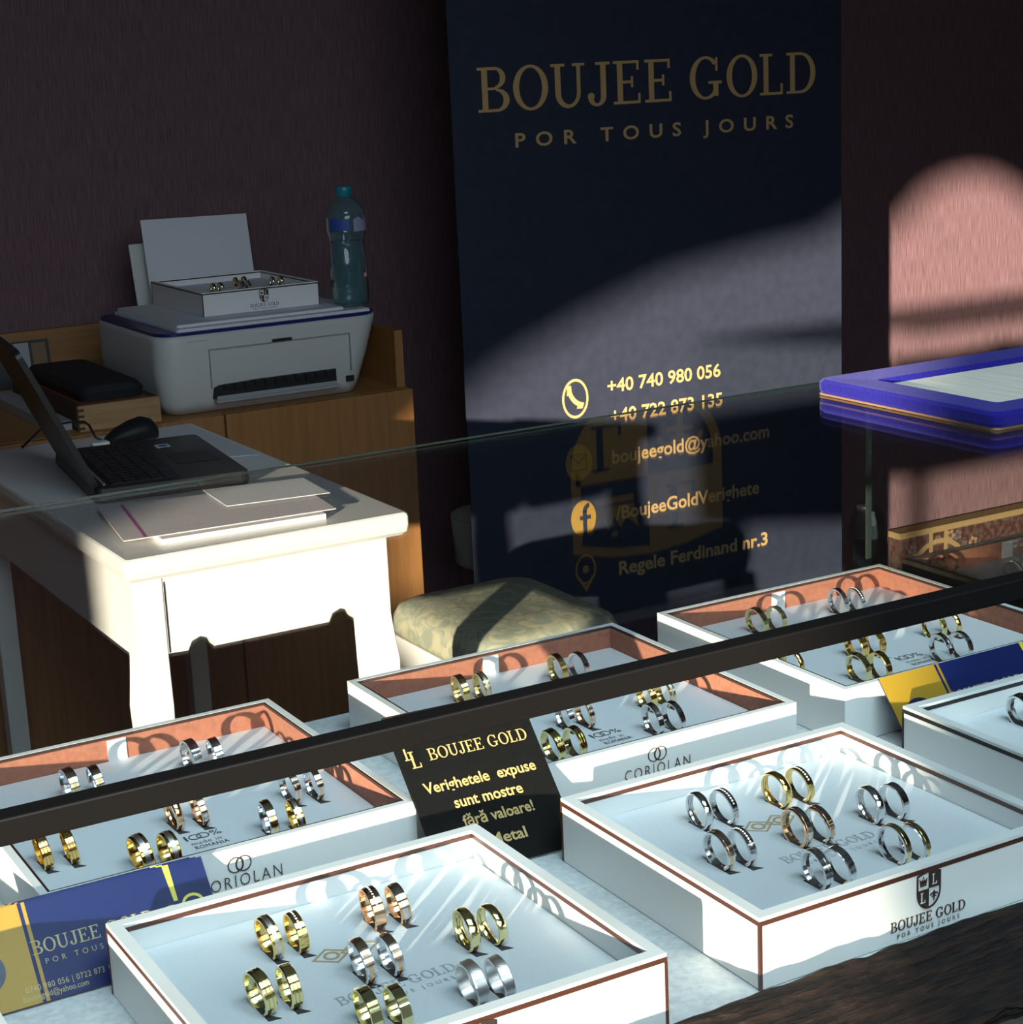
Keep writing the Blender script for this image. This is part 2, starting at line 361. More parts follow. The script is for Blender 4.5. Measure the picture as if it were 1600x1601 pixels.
# ------------------------------------------------------------------ roll-up banner
BY = 3.33
ban = thing('roll_up_banner', (2.275, BY, FZ), 'tall navy roll-up banner with gold lettering against the maroon wall', 'banner')
mb = MB(); mb.box((1.777, BY, FZ+.075), (2.770, BY+.004, 2.10)); mb.build('panel', M['navy'], ban)
mb = MB(); mb.box((1.77, BY-.045, FZ), (2.777, BY+.06, FZ+.075)); mb.build('base_cassette', M['silver'], ban, bevel=.01)
mb = MB(); mb.box((1.775, BY-.008, 2.10), (2.772, BY+.014, 2.125)); mb.build('top_rail', M['silver'], ban)
mb = MB(); mb.tube([(2.27, BY+.03, FZ+.07), (2.27, BY+.03, 2.11)], .012); mb.build('support_pole', M['silver'], ban)
UX, UZ = Vector((1, 0, 0)), Vector((0, 0, 1)); TF = BY-.0006
def text_part(name, lines, m, parent, label=None):
    mb = MB()
    for v, f in lines: mb.add(v, f)
    o = mb.build(name, m, parent, rec=False)
    if label: o['label'] = label
    return o
def serif_part(name, body, o, ux, uy, width, cap, m, parent, t=.0004):
    mb = MB(); mb.poly2(serif(body, width, cap), o, ux, uy, t); return mb.build(name, m, parent)
serif_part('headline', 'BOUJEE GOLD', (1.838, TF, 1.272), UX, UZ, .862, .088, M['gold_print'], ban)
text_part('motto', [sans('POR TOUS JOURS', (1.920, TF, 1.199), UX, UZ, .713, .028, .02, 1.9)], M['gold_print'], ban)
text_part('first_phone_number', [sans('+40 740 980 056', (2.123, TF, .666), UX, UZ, .300, .029, .02)], M['gold_print'], ban)
text_part('second_phone_number', [sans('+40 722 873 135', (2.129, TF, .600), UX, UZ, .298, .029, .02)], M['gold_print'], ban)
text_part('email', [sans('boujeegold@yahoo.com', (2.129, TF, .509), UX, UZ, .428, .030, .02)], M['gold_print'], ban)
text_part('page_name', [sans('/BoujeeGoldVerighete', (2.134, TF, .382), UX, UZ, .392, .030, .02)], M['gold_print'], ban)
text_part('street_address', [sans('Regele Ferdinand nr.3', (2.138, TF, .256), UX, UZ, .411, .030, .025)], M['gold_print'], ban)
ink, out = emblem()
mb = MB(); mb.poly2(xf(ink, 2.222, 1.80, .40, .30), (0, TF, 0), UX, UZ, .0004, 0); mb.poly2(xf(out, 2.222, 1.80, .40, .30), (0, TF-.0006, 0), UX, UZ, .0004, 1)
mb.build('shield_emblem', [M['gold_disc'], M['navy_print']], ban)
mb = MB(); P = arc(2.041, .664, .033, .043, .028, .037, 0, 360, 32)
P += arc(2.066, .694, .046, .052, .036, .041, 190, 262, 12) + [[(2.020, .672), (2.033, .674), (2.031, .694), (2.021, .692)], [(2.044, .642), (2.058, .641), (2.063, .652), (2.050, .657)]]
mb.poly2(P, (0, TF, 0), UX, UZ, .0004); mb.build('phone_icon', M['gold_print'], ban)
mb = MB(); mb.poly2(arc(2.044, .524, .034, .040, 0, 0, 0, 360, 30), (0, TF, 0), UX, UZ, .0004, 0)
E = [rc(2.024, .540, 2.064, .5425), rc(2.024, .506, 2.064, .5085), rc(2.024, .506, 2.0265, .5425), rc(2.0615, .506, 2.064, .5425), [(2.024, .541), (2.027, .541), (2.045, .522), (2.043, .520)], [(2.064, .541), (2.061, .541), (2.043, .522), (2.045, .520)]]
mb.poly2(E, (0, TF-.0006, 0), UX, UZ, .0004, 1); mb.build('envelope_icon', [M['gold_disc'], M['navy_print']], ban)
mb = MB(); mb.poly2(arc(2.051, .399, .032, .040, 0, 0, 0, 360, 30), (0, TF, 0), UX, UZ, .0004, 0)
mb.poly2([rc(2.049, .359, 2.059, .415), rc(2.041, .396, 2.069, .405)] + arc(2.066, .413, .017, .019, .007, .009, 90, 180, 8), (0, TF-.0006, 0), UX, UZ, .0004, 1)
mb.build('letter_f_icon', [M['gold_disc'], M['navy_print']], ban)
mb = MB(); mb.poly2(arc(2.052, .284, .027, .034, .022, .029, 0, 360, 28) + arc(2.052, .284, .008, .009, 0, 0, 0, 360, 14) + [[(2.030, .266), (2.052, .232), (2.056, .240), (2.036, .268)], [(2.074, .266), (2.052, .232), (2.048, .240), (2.068, .268)]], (0, TF, 0), UX, UZ, .0004)
mb.build('map_pin_icon', M['gold_disc'], ban)

# pale waste bin half hidden behind the banner
b_ = thing('waste_bin', (1.955, 3.52, FZ), 'off-white waste bin on a black foot, mostly hidden behind the left edge of the banner', 'bin')
mb = MB(); mb.lathe([(.108, .285), (.116, .392), (.110, .392), (.104, .29)], (1.955, 3.52, 0), 40); mb.build('bin_body', M['bin'], b_)
mb = MB(); mb.lathe([(.100, FZ), (.104, .285)], (1.955, 3.52, 0), 40, cap=True); tag(mb.build('foot', M['black'], b_), 'black foot')

# ------------------------------------------------------------------ low cabinet behind the desk
cb = thing('low_cabinet', (.9, 3.55, FZ), 'low beech cabinet with a raised gallery, carrying the printer', 'cabinet')
mb = MB(); mb.box((-.2, 3.262, FZ), (1.607, 3.90, .732)); mb.build('carcass', M['oak'], cb)
mb = MB(); mb.box((-.2, 3.2605, .734), (1.612, 3.90, .752)); mb.build('top_panel', M['oak_in'], cb)
mb = MB(); mb.box((1.219, 3.242, FZ+.02), (1.612, 3.260, .7515)); mb.build('door', M['oak'], cb, bevel=.001)
mb = MB(); mb.box((.60, 3.242, FZ+.02), (1.215, 3.260, .7515)); mb.build('door', M['oak'], cb, bevel=.001)
mb = MB(); mb.box((-.2, 3.242, FZ+.02), (.597, 3.260, .7515)); tag(mb.build('door', M['red_wood'], cb, bevel=.001), 'red-brown door')
mb = MB(); mb.box((-.2, 3.885, .752), (1.612, 3.90, .862)); mb.build('gallery_back', M['oak_in'], cb)
mb = MB(); mb.box((1.594, 3.275, .752), (1.612, 3.885, .865)); mb.build('gallery_side', M['oak'], cb)

# printer
pr = thing('inkjet_printer', (1.33, 3.46, .752), 'off-white inkjet printer with a blue lid edge on the beech cabinet', 'printer')
mb = MB()
rings = []
for z, ix0, ix1, iy0, r in ((.7535, .018, .050, .022, .03), (.775, .006, .042, .010, .04), (.83, 0, .022, .003, .045), (.893, 0, .003, 0, .045), (.903, .002, .001, .001, .045)):
    rings.append(rrect(1.110+ix0, 3.268+iy0, 1.568-ix1, 3.660, r, z, 8))
mb.loft(rings, 0, True); body = mb.build('body', M['printer'], pr)
mb = MB(); mb.loft([rrect(1.114, 3.272, 1.564, 3.656, .042, .903, 8), rrect(1.114, 3.272, 1.564, 3.656, .042, .909, 8)], 0); tag(mb.build('lid', M['printer_dark'], pr), 'blue scanner lid')
yb = 3.2735
mb = MB()
mb.poly2([[(1.208, .779), (1.462, .774), (1.462, .806), (1.300, .806), (1.222, .803), (1.212, .799)]], (0, yb+.001, 0), UX, UZ, .006); slot = mb.build('paper_slot', M['printer_in'], pr)
mb = MB(); mb.box((1.212, 3.262, .771), (1.466, 3.30, .776)); mb.box((1.215, 3.268, .776), (1.462, 3.274, .783)); mb.build('output_tray', M['printer_grey'], pr)
mb = MB()
for k in range(11):
    x = 1.228+k*.021; mb.box((x, 3.262, .796-.002*(k % 3)), (x+.012, 3.2675, .805))
mb.build('rollers', M['black'], pr)
mb = MB(); mb.box((1.206, 3.2650, .872), (1.494, 3.2690, .8735)); mb.box((1.205, 3.265, .80), (1.2065, 3.269, .872)); mb.box((1.4935, 3.265, .80), (1.495, 3.269, .872)); mb.build('door_groove', M['printer_grey'], pr)
mb = MB(); mb.box((1.333, 3.262, .8735), (1.372, 3.2685, .8785)); mb.build('finger_notch', M['black'], pr)
mb = MB(); mb.box((1.484, 3.270, .778), (1.500, 3.274, .789)); mb.build('front_badge', M['black'], pr)
text_part('model_lettering', [sans('•••••• ••••', (1.165, 3.2672, .888), UX, UZ, .038, .006)], M['printer_grey'], pr)
mb = MB(); mb.T = Matrix.Translation((1.226, 3.694, .80)) @ Matrix.Rotation(R(-12), 4, 'X'); mb.box((0, 0, 0), (.225, .006, .242)); mb.build('paper_support', M['printer'], pr, bevel=.002)
mb = MB(); mb.T = Matrix.Translation((1.244, 3.688, .895)) @ Matrix.Rotation(R(-12), 4, 'X') @ Matrix.Rotation(R(1), 4, 'Y'); mb.box((0, -.010, 0), (.232, -.0085, .193))
tag(mb.build('paper_sheet', M['paper']), 'white sheet standing in the feeder at the back of the printer', 'paper')
# papers under the ring tray
for k, (x0, y0, x1, y1, rot) in enumerate(((1.150, 3.278, 1.548, 3.645, 0), (1.158, 3.295, 1.50, 3.650, 2))):
    mb = MB(); z = .9092+k*.006; mb.loft([rrect(x0, y0, x1, y1, .004, z, 2), rrect(x0+.001, y0+.001, x1-.001, y1-.001, .004, z+.0055, 2)])
    tag(mb.build('paper_stack', M['paper']), ['lower sheaf of white papers lying on the printer lid', 'upper sheaf of white papers right under the small ring tray on the printer'][k], 'papers')
# bottle
bo = thing('water_bottle', (1.533, 3.335, .915), 'clear aqua plastic water bottle with a teal cap standing on the printer', 'bottle')
B0 = (1.533, 3.335, .915)
prof = [(.0, .004), (.028, .0), (.036, .006), (.0375, .020), (.0365, .030), (.0375, .040), (.036, .060), (.0355, .085), (.034, .105), (.0325, .120), (.034, .134), (.037, .142), (.0385, .150), (.0385, .175), (.036, .188), (.030, .200), (.022, .208), (.0145, .213), (.0135, .220), (.0135, .226)]
pr2 = []
for (r0, h0), (r1, h1) in zip(prof, prof[1:]):
    for k in range(3): t = k/3; pr2.append((r0+(r1-r0)*t, h0+(h1-h0)*t))
pr2.append(prof[-1])
mb = MB()
rings = []
for r, h in pr2:
    ring = []
    for i in range(48):
        a = 2*math.pi*i/48; q = r*(1+(.03*math.cos(8*a+h*60) if .02 < h < .135 else (.02*math.cos(5*a) if h <= .02 else 0)))
        ring.append((B0[0]+q*math.cos(a), B0[1]+q*math.sin(a), B0[2]+h))
    rings.append(ring)
mb.loft(rings, 0, True, False); mb.build('bottle_body', M['bottle'], bo)
mb = MB(); mb.lathe([(.0, .005), (.033, .006), (.0345, .03), (.033, .10), (.031, .12), (.033, .128), (.0, .1285)], B0, 32); mb.build('water', M['water'], bo)
mb = MB(); mb.lathe([(.0, .234), (.0155, .234), (.0165, .231), (.0165, .219), (.015, .217), (.015, .214), (.0, .214)], B0, 32); mb.build('cap', M['aqua_cap'], bo)
mb = MB()
for a0, a1, mi, z0, z1 in ((-165, -105, 0, .151, .173), (-92, -25, 1, .148, .172)):
    n = 10
    for k in range(n):
        a, b = R(a0+(a1-a0)*k/n), R(a0+(a1-a0)*(k+1)/n); r = .0391
        top = z1+(.004*math.sin(k*.9) if mi else 0)
        mb.add([(B0[0]+r*math.cos(a), B0[1]+r*math.sin(a), B0[2]+z0), (B0[0]+r*math.cos(b), B0[1]+r*math.sin(b), B0[2]+z0), (B0[0]+r*math.cos(b), B0[1]+r*math.sin(b), B0[2]+top), (B0[0]+r*math.cos(a), B0[1]+r*math.sin(a), B0[2]+top)], [(0, 1, 2, 3)], mi)
mb.build('bottle_label', [M['label_blue'], M['label_white']], bo)

# wooden box, black case, picture card
wb = thing('wooden_box', (1.02, 3.48, .752), 'finger-jointed pale wooden box on the cabinet left of the printer', 'box')
mb = MB(); mb.box((.945, 3.258, .7525), (1.100, 3.270, .800)); mb.build('front_panel', M['box_wood'], wb, bevel=.0015)
mb = MB(); mb.box((.945, 3.2705, .7525), (.957, 3.70, .799)); mb.build('side_panel', M['box_side'], wb); mb = MB(); mb.box((1.088, 3.2705, .7525), (1.100, 3.70, .799)); mb.build('side_panel', M['box_side'], wb)
mb = MB(); mb.box((.958, 3.2705, .785), (1.087, 3.70, .7985)); mb.build('lid', M['red_wood'], wb)
mb = MB()
for k in range(4): mb.box((.9445, 3.2575, .757+k*.011), (.955, 3.2600, .7615+k*.011))
mb.build('finger_joint', M['box_side'], wb)
mb = MB(); mb.loft([rrect(.965, 3.30, 1.085, 3.66, .02, .7995, 5), rrect(.962, 3.297, 1.088, 3.663, .02, .815, 5), rrect(.970, 3.305, 1.080, 3.655, .02, .826, 5)], 0, False)
tag(mb.build('black_case', M['black_soft']), 'flat black case lying on the wooden box beside the printer', 'case')
mb = MB(); mb.T = Matrix.Translation((.955, 3.845, .7535)) @ Matrix.Rotation(R(-9), 4, 'X'); mb.box((0, 0, 0), (.115, .004, .094), 0); mb.box((.040, -.0006, .006), (.072, 0, .090), 1); mb.box((.078, -.0006, .03), (.108, 0, .088), 2)
tag(mb.build('picture_card', [M['black'], M['printer_grey'], M['cardboard']]), 'dark picture card leaning on the cabinet gallery behind the laptop screen', 'card')
mb = MB(); mb.box((.90, 3.30, .7525), (.943, 3.72, .770)); tag(mb.build('grey_folder', M['printer_grey']), 'thin grey folder lying left of the wooden box', 'folder')

# small ring tray on the printer is built with the other trays below

# ------------------------------------------------------------------ white desk
dk = thing('writing_desk', (.93, 2.77, FZ), 'white lacquered desk with curved legs, its front blazing in the sun', 'desk')
X0, X1, Y0, Y1 = .718, 1.143, 2.333, 3.215
mb = MB(); mb.loft([rrect(X0+.008, Y0+.008, X1-.008, Y1-.004, .004, .716, 4), rrect(X0+.002, Y0+.002, X1-.002, Y1, .004, .722, 4), rrect(X0, Y0, X1, Y1, .005, .731, 4), rrect(X0, Y0, X1, Y1, .005, .744, 4), rrect(X0+.0015, Y0+.0015, X1-.0015, Y1, .004, .748, 4), rrect(X0+.004, Y0+.004, X1-.004, Y1, .004, .750, 4)], 0, False)
mb.build('desktop', M['white_paint'], dk)
ax0, ax1, ay0, ay1 = X0+.012, X1-.030, Y0+.016, Y1-.02
def apron(a, b, notch):
    """board outline with half-round notches, in (s, z)"""
    P = [(0, .716), (0, .607)]
    L = (Vector(b)-Vector(a)).length
    for c in notch:
        P += [(c*L-.019, .605), (c*L-.013, .617), (c*L, .622), (c*L+.013, .617), (c*L+.019, .604)]
    P += [(L, .601), (L, .716)]; return P, L
mb = MB(); a, b = (ax0+.02, ay0, 0), (ax1-.02, ay0, 0); P, L = apron(a, b, (.205, .825)); mb.poly2([P], (a[0], a[1]+.0195, 0), UX, UZ, .018); fr = mb.build('front_apron', M['white_paint'], dk)
mb = MB(); mb.box((ax0+.0442, ay0+.0005, .607), (ax0+.0462, ay0+.0025, .708)); mb.build('drawer_line', M['seam'], fr)
mb = MB(); mb.box((ax0+.0008, ay0+.012, .605), (ax0+.018, ay1-.02, .716)); mb.build('side_apron', M['white_paint'], dk)
mb = MB(); mb.box((ax1-.018, ay0+.012, .605), (ax1-.0008, ay1-.02, .716)); mb.build('side_apron', M['white_paint'], dk)
mb = MB(); mb.box((ax0+.02, ay1-.0175, .605), (ax1-.02, ay1-.0005, .716)); mb.build('back_apron', M['white_paint'], dk)
def leg(cx, cy, sx, sy, straight=False):
    mb = MB(); rings = []
    for z, hw, off in ((.714, .029, 0), (.60, .029, 0), (.57, .0305, .002), (.53, .033, .005), (.50, .032, .005), (.44, .026, .001), (.32, .019, -.004), (.16, .014, -.004), (.05, .013, .002), (.012, .018, .008), (0, .018, .009)):
        hw *= .74; off *= .8
        if straight: hw, off = .017, 0
        x, y = cx+sx*off, cy+sy*off; rings.append(rrect(x-hw, y-hw, x+hw, y+hw, hw*.10, low(z, .42), 3))
    mb.loft(rings, 0, False); return mb.build('leg', M['white_paint'], dk)
leg(ax0+.0216, ay0+.0212, -1, -1); leg(ax1-.0216, ay0+.0212, 1, -1); leg(ax0+.020, ay1-.03, -1, 1, True); leg(ax1-.020, ay1-.03, 1, 1, True)

# laptop
lp = thing('laptop', (.92, 2.85, .75), 'open dark laptop on the white desk, screen turned to the right', 'laptop')
LT = Matrix.Translation((.792, 2.685, .7505)) @ Matrix.Rotation(R(-6.5), 4, 'Z')
mb = MB(); mb.T = LT; mb.loft([rrect(0, 0, .240, .345, .014, .001), rrect(-.002, -.002, .242, .347, .016, .008), rrect(0, 0, .240, .345, .014, .022)]); mb.build('laptop_base', M['laptop'], lp)
mb = MB(); mb.T = LT; mb.box((.028, .018, .0222), (.135, .322, .0232)); kb = mb.build('keyboard', M['keyboard'], lp)
mb = MB(); mb.T = LT
for r in range(5):
    for c in range(15): mb.box((.032+r*.0205, .022+c*.0198, .0232), (.032+r*.0205+.0175, .022+c*.0198+.0168, .0246))
mb.build('keys', M['black'], kb)
mb = MB(); mb.T = LT; mb.box((.155, .11, .0222), (.222, .205, .0227)); mb.build('touchpad', M['black'], lp)
mb = MB(); mb.T = LT; mb.box((.018, .03, .0222), (.022, .32, .0232)); mb.build('hinge_strip', M['silver'], lp)
mb = MB(); mb.T = LT; mb.box((.155, .262, .0222), (.178, .288, .0226), 0); mb.box((.160, .266, .0227), (.174, .280, .0229), 1); mb.build('sticker', [M['paper'], M['label_blue']], lp)
mb = MB(); mb.T = LT @ Matrix.Translation((.006, 0, .022)) @ Matrix.Rotation(R(-24), 4, 'Y'); mb.loft([[(x, y, z) for (y, z, x) in [(p[0], p[1], -.006) for p in rrect(.0, .0, .345, .242, .012, 0)]], [(x, y, z) for (y, z, x) in [(p[0], p[1], .003) for p in rrect(.0, .0, .345, .242, .012, 0)]]])
sc = mb.build('screen_lid', M['laptop'], lp)
mb = MB(); mb.T = LT @ Matrix.Translation((.006, 0, .022)) @ Matrix.Rotation(R(-24), 4, 'Y'); mb.box((.0031, .014, .014), (.0036, .331, .230)); mb.build('display', M['screen'], sc)
# mouse with cable
mo = thing('computer_mouse', (1.0, 3.125, .75), 'black mouse resting behind the laptop on the desk', 'mouse')
mb = MB(); rings = []
for t, wd, h in ((0, .006, .006), (.08, .016, .014), (.25, .024, .026), (.5, .030, .036), (.72, .031, .041), (.88, .026, .036), (.97, .015, .024), (1.0, .004, .012)):
    x = .945+t*.100; ring = []
    for k in range(16):
        a = 2*math.pi*k/16; ring.append((x, 3.125+wd*math.cos(a), .7515+h*(.5+.5*math.sin(a)) if math.sin(a) > -.5 else .7515+h*.12))
    rings.append(ring)
mb.loft(rings, 0, True); mb.build('mouse_body', M['black_soft'], mo)
mb = MB(); mb.tube([(.948, 3.125, .756), (.935, 3.135, .765), (.930, 3.15, .785), (.925, 3.16, .790), (.90, 3.17, .791), (.86, 3.19, .785), (.82, 3.195, .7525)], .0022, 8); mb.build('cable', M['black'], mo)
mb = MB(); mb.box((.915, 3.085, .7505), (.945, 3.108, .764)); tag(mb.build('power_adapter', M['white_paint'], bevel=.002), 'little white plug on the desk beside the black mouse', 'plug')
# paper stack and folder at the front of the desk
def slab(name, pts, z0, z1, m, label, cat):
    mb = MB(); n = len(pts); mb.loft([[(x, y, z0) for x, y in pts], [(x, y, z1) for x, y in pts]]); return tag(mb.build(name, m), label, cat)
slab('notebook', [(.790, 2.385), (1.030, 2.372), (1.045, 2.560), (.800, 2.585)], .7503, .758, M['white'], 'white notebook under the printed sheets on the desk', 'notebook')
ps = thing('printed_sheet', (.92, 2.5, .7585), 'printed table sheet with a magenta margin on the desk front', 'paper')
mb = MB(); P = [(.742, 2.405), (1.052, 2.385), (1.075, 2.580), (.775, 2.625)]; mb.loft([[(x, y, .7585) for x, y in P], [(x, y, .7600) for x, y in P]]); mb.build('sheet', M['paper2'], ps)
mb = MB(); mb.poly2([[(.771, 2.404), (.775, 2.404), (.812, 2.617), (.807, 2.617)]], (0, 0, .7600), UX, (0, 1, 0), .0003); mb.build('margin_line', M['pink'], ps)
slab('loose_sheet', [(.93, 2.50), (1.085, 2.478), (1.095, 2.600), (.94, 2.625)], .7603, .7613, M['paper'], 'white loose sheet on top of the printed table sheet', 'paper')
slab('desk_paper', [(1.010, 2.90), (1.128, 2.86), (1.132, 3.205), (.95, 3.205), (.95, 3.075), (1.05, 3.065)], .7503, .7511, M['paper'], 'white paper lying beyond the laptop at the far edge of the desk', 'paper')

# stool
st = thing('upholstered_stool', (1.51, 2.73, FZ), 'low white stool with an olive patterned seat between desk and banner', 'stool')
SX, SY = 1.512, 2.735; SH = .445
mb = MB(); rings = []
hx, hy = .150, .180
for z, s_, r in ((.385, .97, .05), (.395, 1.0, .055), (.420, 1.0, .06), (.436, .95, .06), (SH, .84, .055), (SH+.004, .5, .03)):
    rings.append(rrect(SX-hx*s_, SY-hy*s_, SX+hx*s_, SY+hy*s_, r*s_, z, 8))
mb.loft(rings, 0, True); mb.build('seat_cushion', M['jacquard'], st)
mb = MB(); mb.loft([rrect(SX-.140, SY-.170, SX+.140, SY+.170, .02, .325), rrect(SX-.148, SY-.178, SX+.148, SY+.178, .025, .384)]); mb.build('seat_frame', M['white_paint'], st, bevel=.003)
for sx in (-1, 1):
    for sy in (-1, 1):
        mb = MB(); rings = []
        for z, hw, off in ((.326, .026, 0), (.28, .026, .004), (.22, .021, .004), (.12, .014, -.004), (.03, .012, .002), (0, .016, .006)):
            x, y = SX+sx*(.122+off), SY+sy*(.150+off); rings.append(rrect(x-hw, y-hw, x+hw, y+hw, hw*.4, low(z, .28), 3))
        mb.loft(rings, 0, True); mb.build('leg', M['white_paint'], st)

# ------------------------------------------------------------------ glass display case
GZ = 1.136; CX0, CX1 = -.18, 1.75; SHZ = .964
dc = thing('display_case', (.75, .85, FZ), 'glass-topped jewellery counter with a black front rail and a live-edge wooden shelf front', 'display case')
mb = MB(); mb.box((CX0+.005, .572, .715), (CX1-.02, 1.062, .934)); mb.build('counter_body', M['stone_base'], dc)
for lx in (-.14, 1.66):
    for ly in (.62, 1.0):
        mb = MB(); mb.box((lx-.016, ly-.016, FZ), (lx+.016, ly+.016, .7145)); mb.build('leg', M['bar'], dc)
mb = MB(); mb.box((CX0, .600, .935), (CX1, 1.066, SHZ)); mb.box((.905, 1.066, .935), (CX1, 1.106, SHZ)); mb.build('felt_shelf', M['felt'], dc)
mb = MB(); nX = 700; prof_n = []
from mathutils import noise as NZ
rows = []
for i in range(nX+1):
    x = CX0+(CX1-CX0)*i/nX
    n1 = NZ.noise(Vector((x*22, 0, 3.1))); n2 = NZ.noise(Vector((x*75, 5.2, 0))); n3 = NZ.noise(Vector((x*9, 1.7, 8)))
    top = .9752+.0020*n1+.0016*n2+.0014*n3
    base = [(.5995, .934), (.5995, top-.0015), (.5965, top), (.592, top-.0022), (.584, .9655), (.5755, .9585), (.5665, .9525), (.560, .947), (.562, .941), (.574, .936)]
    row = []
    for k, (y, z) in enumerate(base):
        if k >= 3:
            d = .0050*NZ.noise(Vector((x*26, k*1.3, 1)))+.0034*NZ.noise(Vector((x*90, k*2.1, 4)))+.0018*NZ.noise(Vector((x*210, k*3.1, 2)))
            y += d*.8; z += d*.5+.003*NZ.noise(Vector((x*9, k*.4, 9)))*(1 if k > 5 else .4)
        row.append((x, min(y, .5995), z))
    rows.append(row)
nb = len(rows[0]); mb.add([p for r in rows for p in r], [(i*nb+k, (i+1)*nb+k, (i+1)*nb+(k+1) % nb, i*nb+(k+1) % nb) for i in range(nX) for k in range(nb)], 0, False)
mb.add(rows[0], [tuple(range(nb))]); mb.add(rows[-1], [tuple(range(nb))])
tag(mb.build('live_edge_front', M['bark'], dc), 'dark ragged live-edge wood along the shelf front')
mb = MB(); mb.box((CX0, .607, GZ-.0022), (CX1, 1.066, GZ)); mb.build('top_pane', M['glass'], dc)
mb = MB(); mb.box((CX0, .602, SHZ+.0005), (CX1, .606, GZ-.009)); mb.build('front_pane', M['glass'], dc)
mb = MB(); mb.box((CX0, .607, SHZ+.0005), (CX0+.005, 1.0575, GZ-.0026)); mb.build('end_pane', M['glass'], dc)
mb = MB(); mb.box((.9050, .607, SHZ+.0005), (.9085, 1.0575, GZ-.0026)); mb.build('divider_pane', M['glass'], dc)
mb = MB(); mb.box((.9048, 1.0576, SHZ+.0005), (.9087, 1.0600, GZ-.0026)); mb.build('pane_edge', M['glass_edge'], dc)
mb = MB(); mb.box((CX0, 1.0662, GZ-.0016), (CX1, 1.0665, GZ-.0002)); mb.build('top_pane_edge', M['glass_edge'], dc)
mb = MB(); mb.box((CX0-.004, .5965, GZ-.0085), (CX1+.004, .6068, GZ+.0015)); tag(mb.build('front_rail', M['bar'], dc, bevel=.0008), 'black metal front rail')

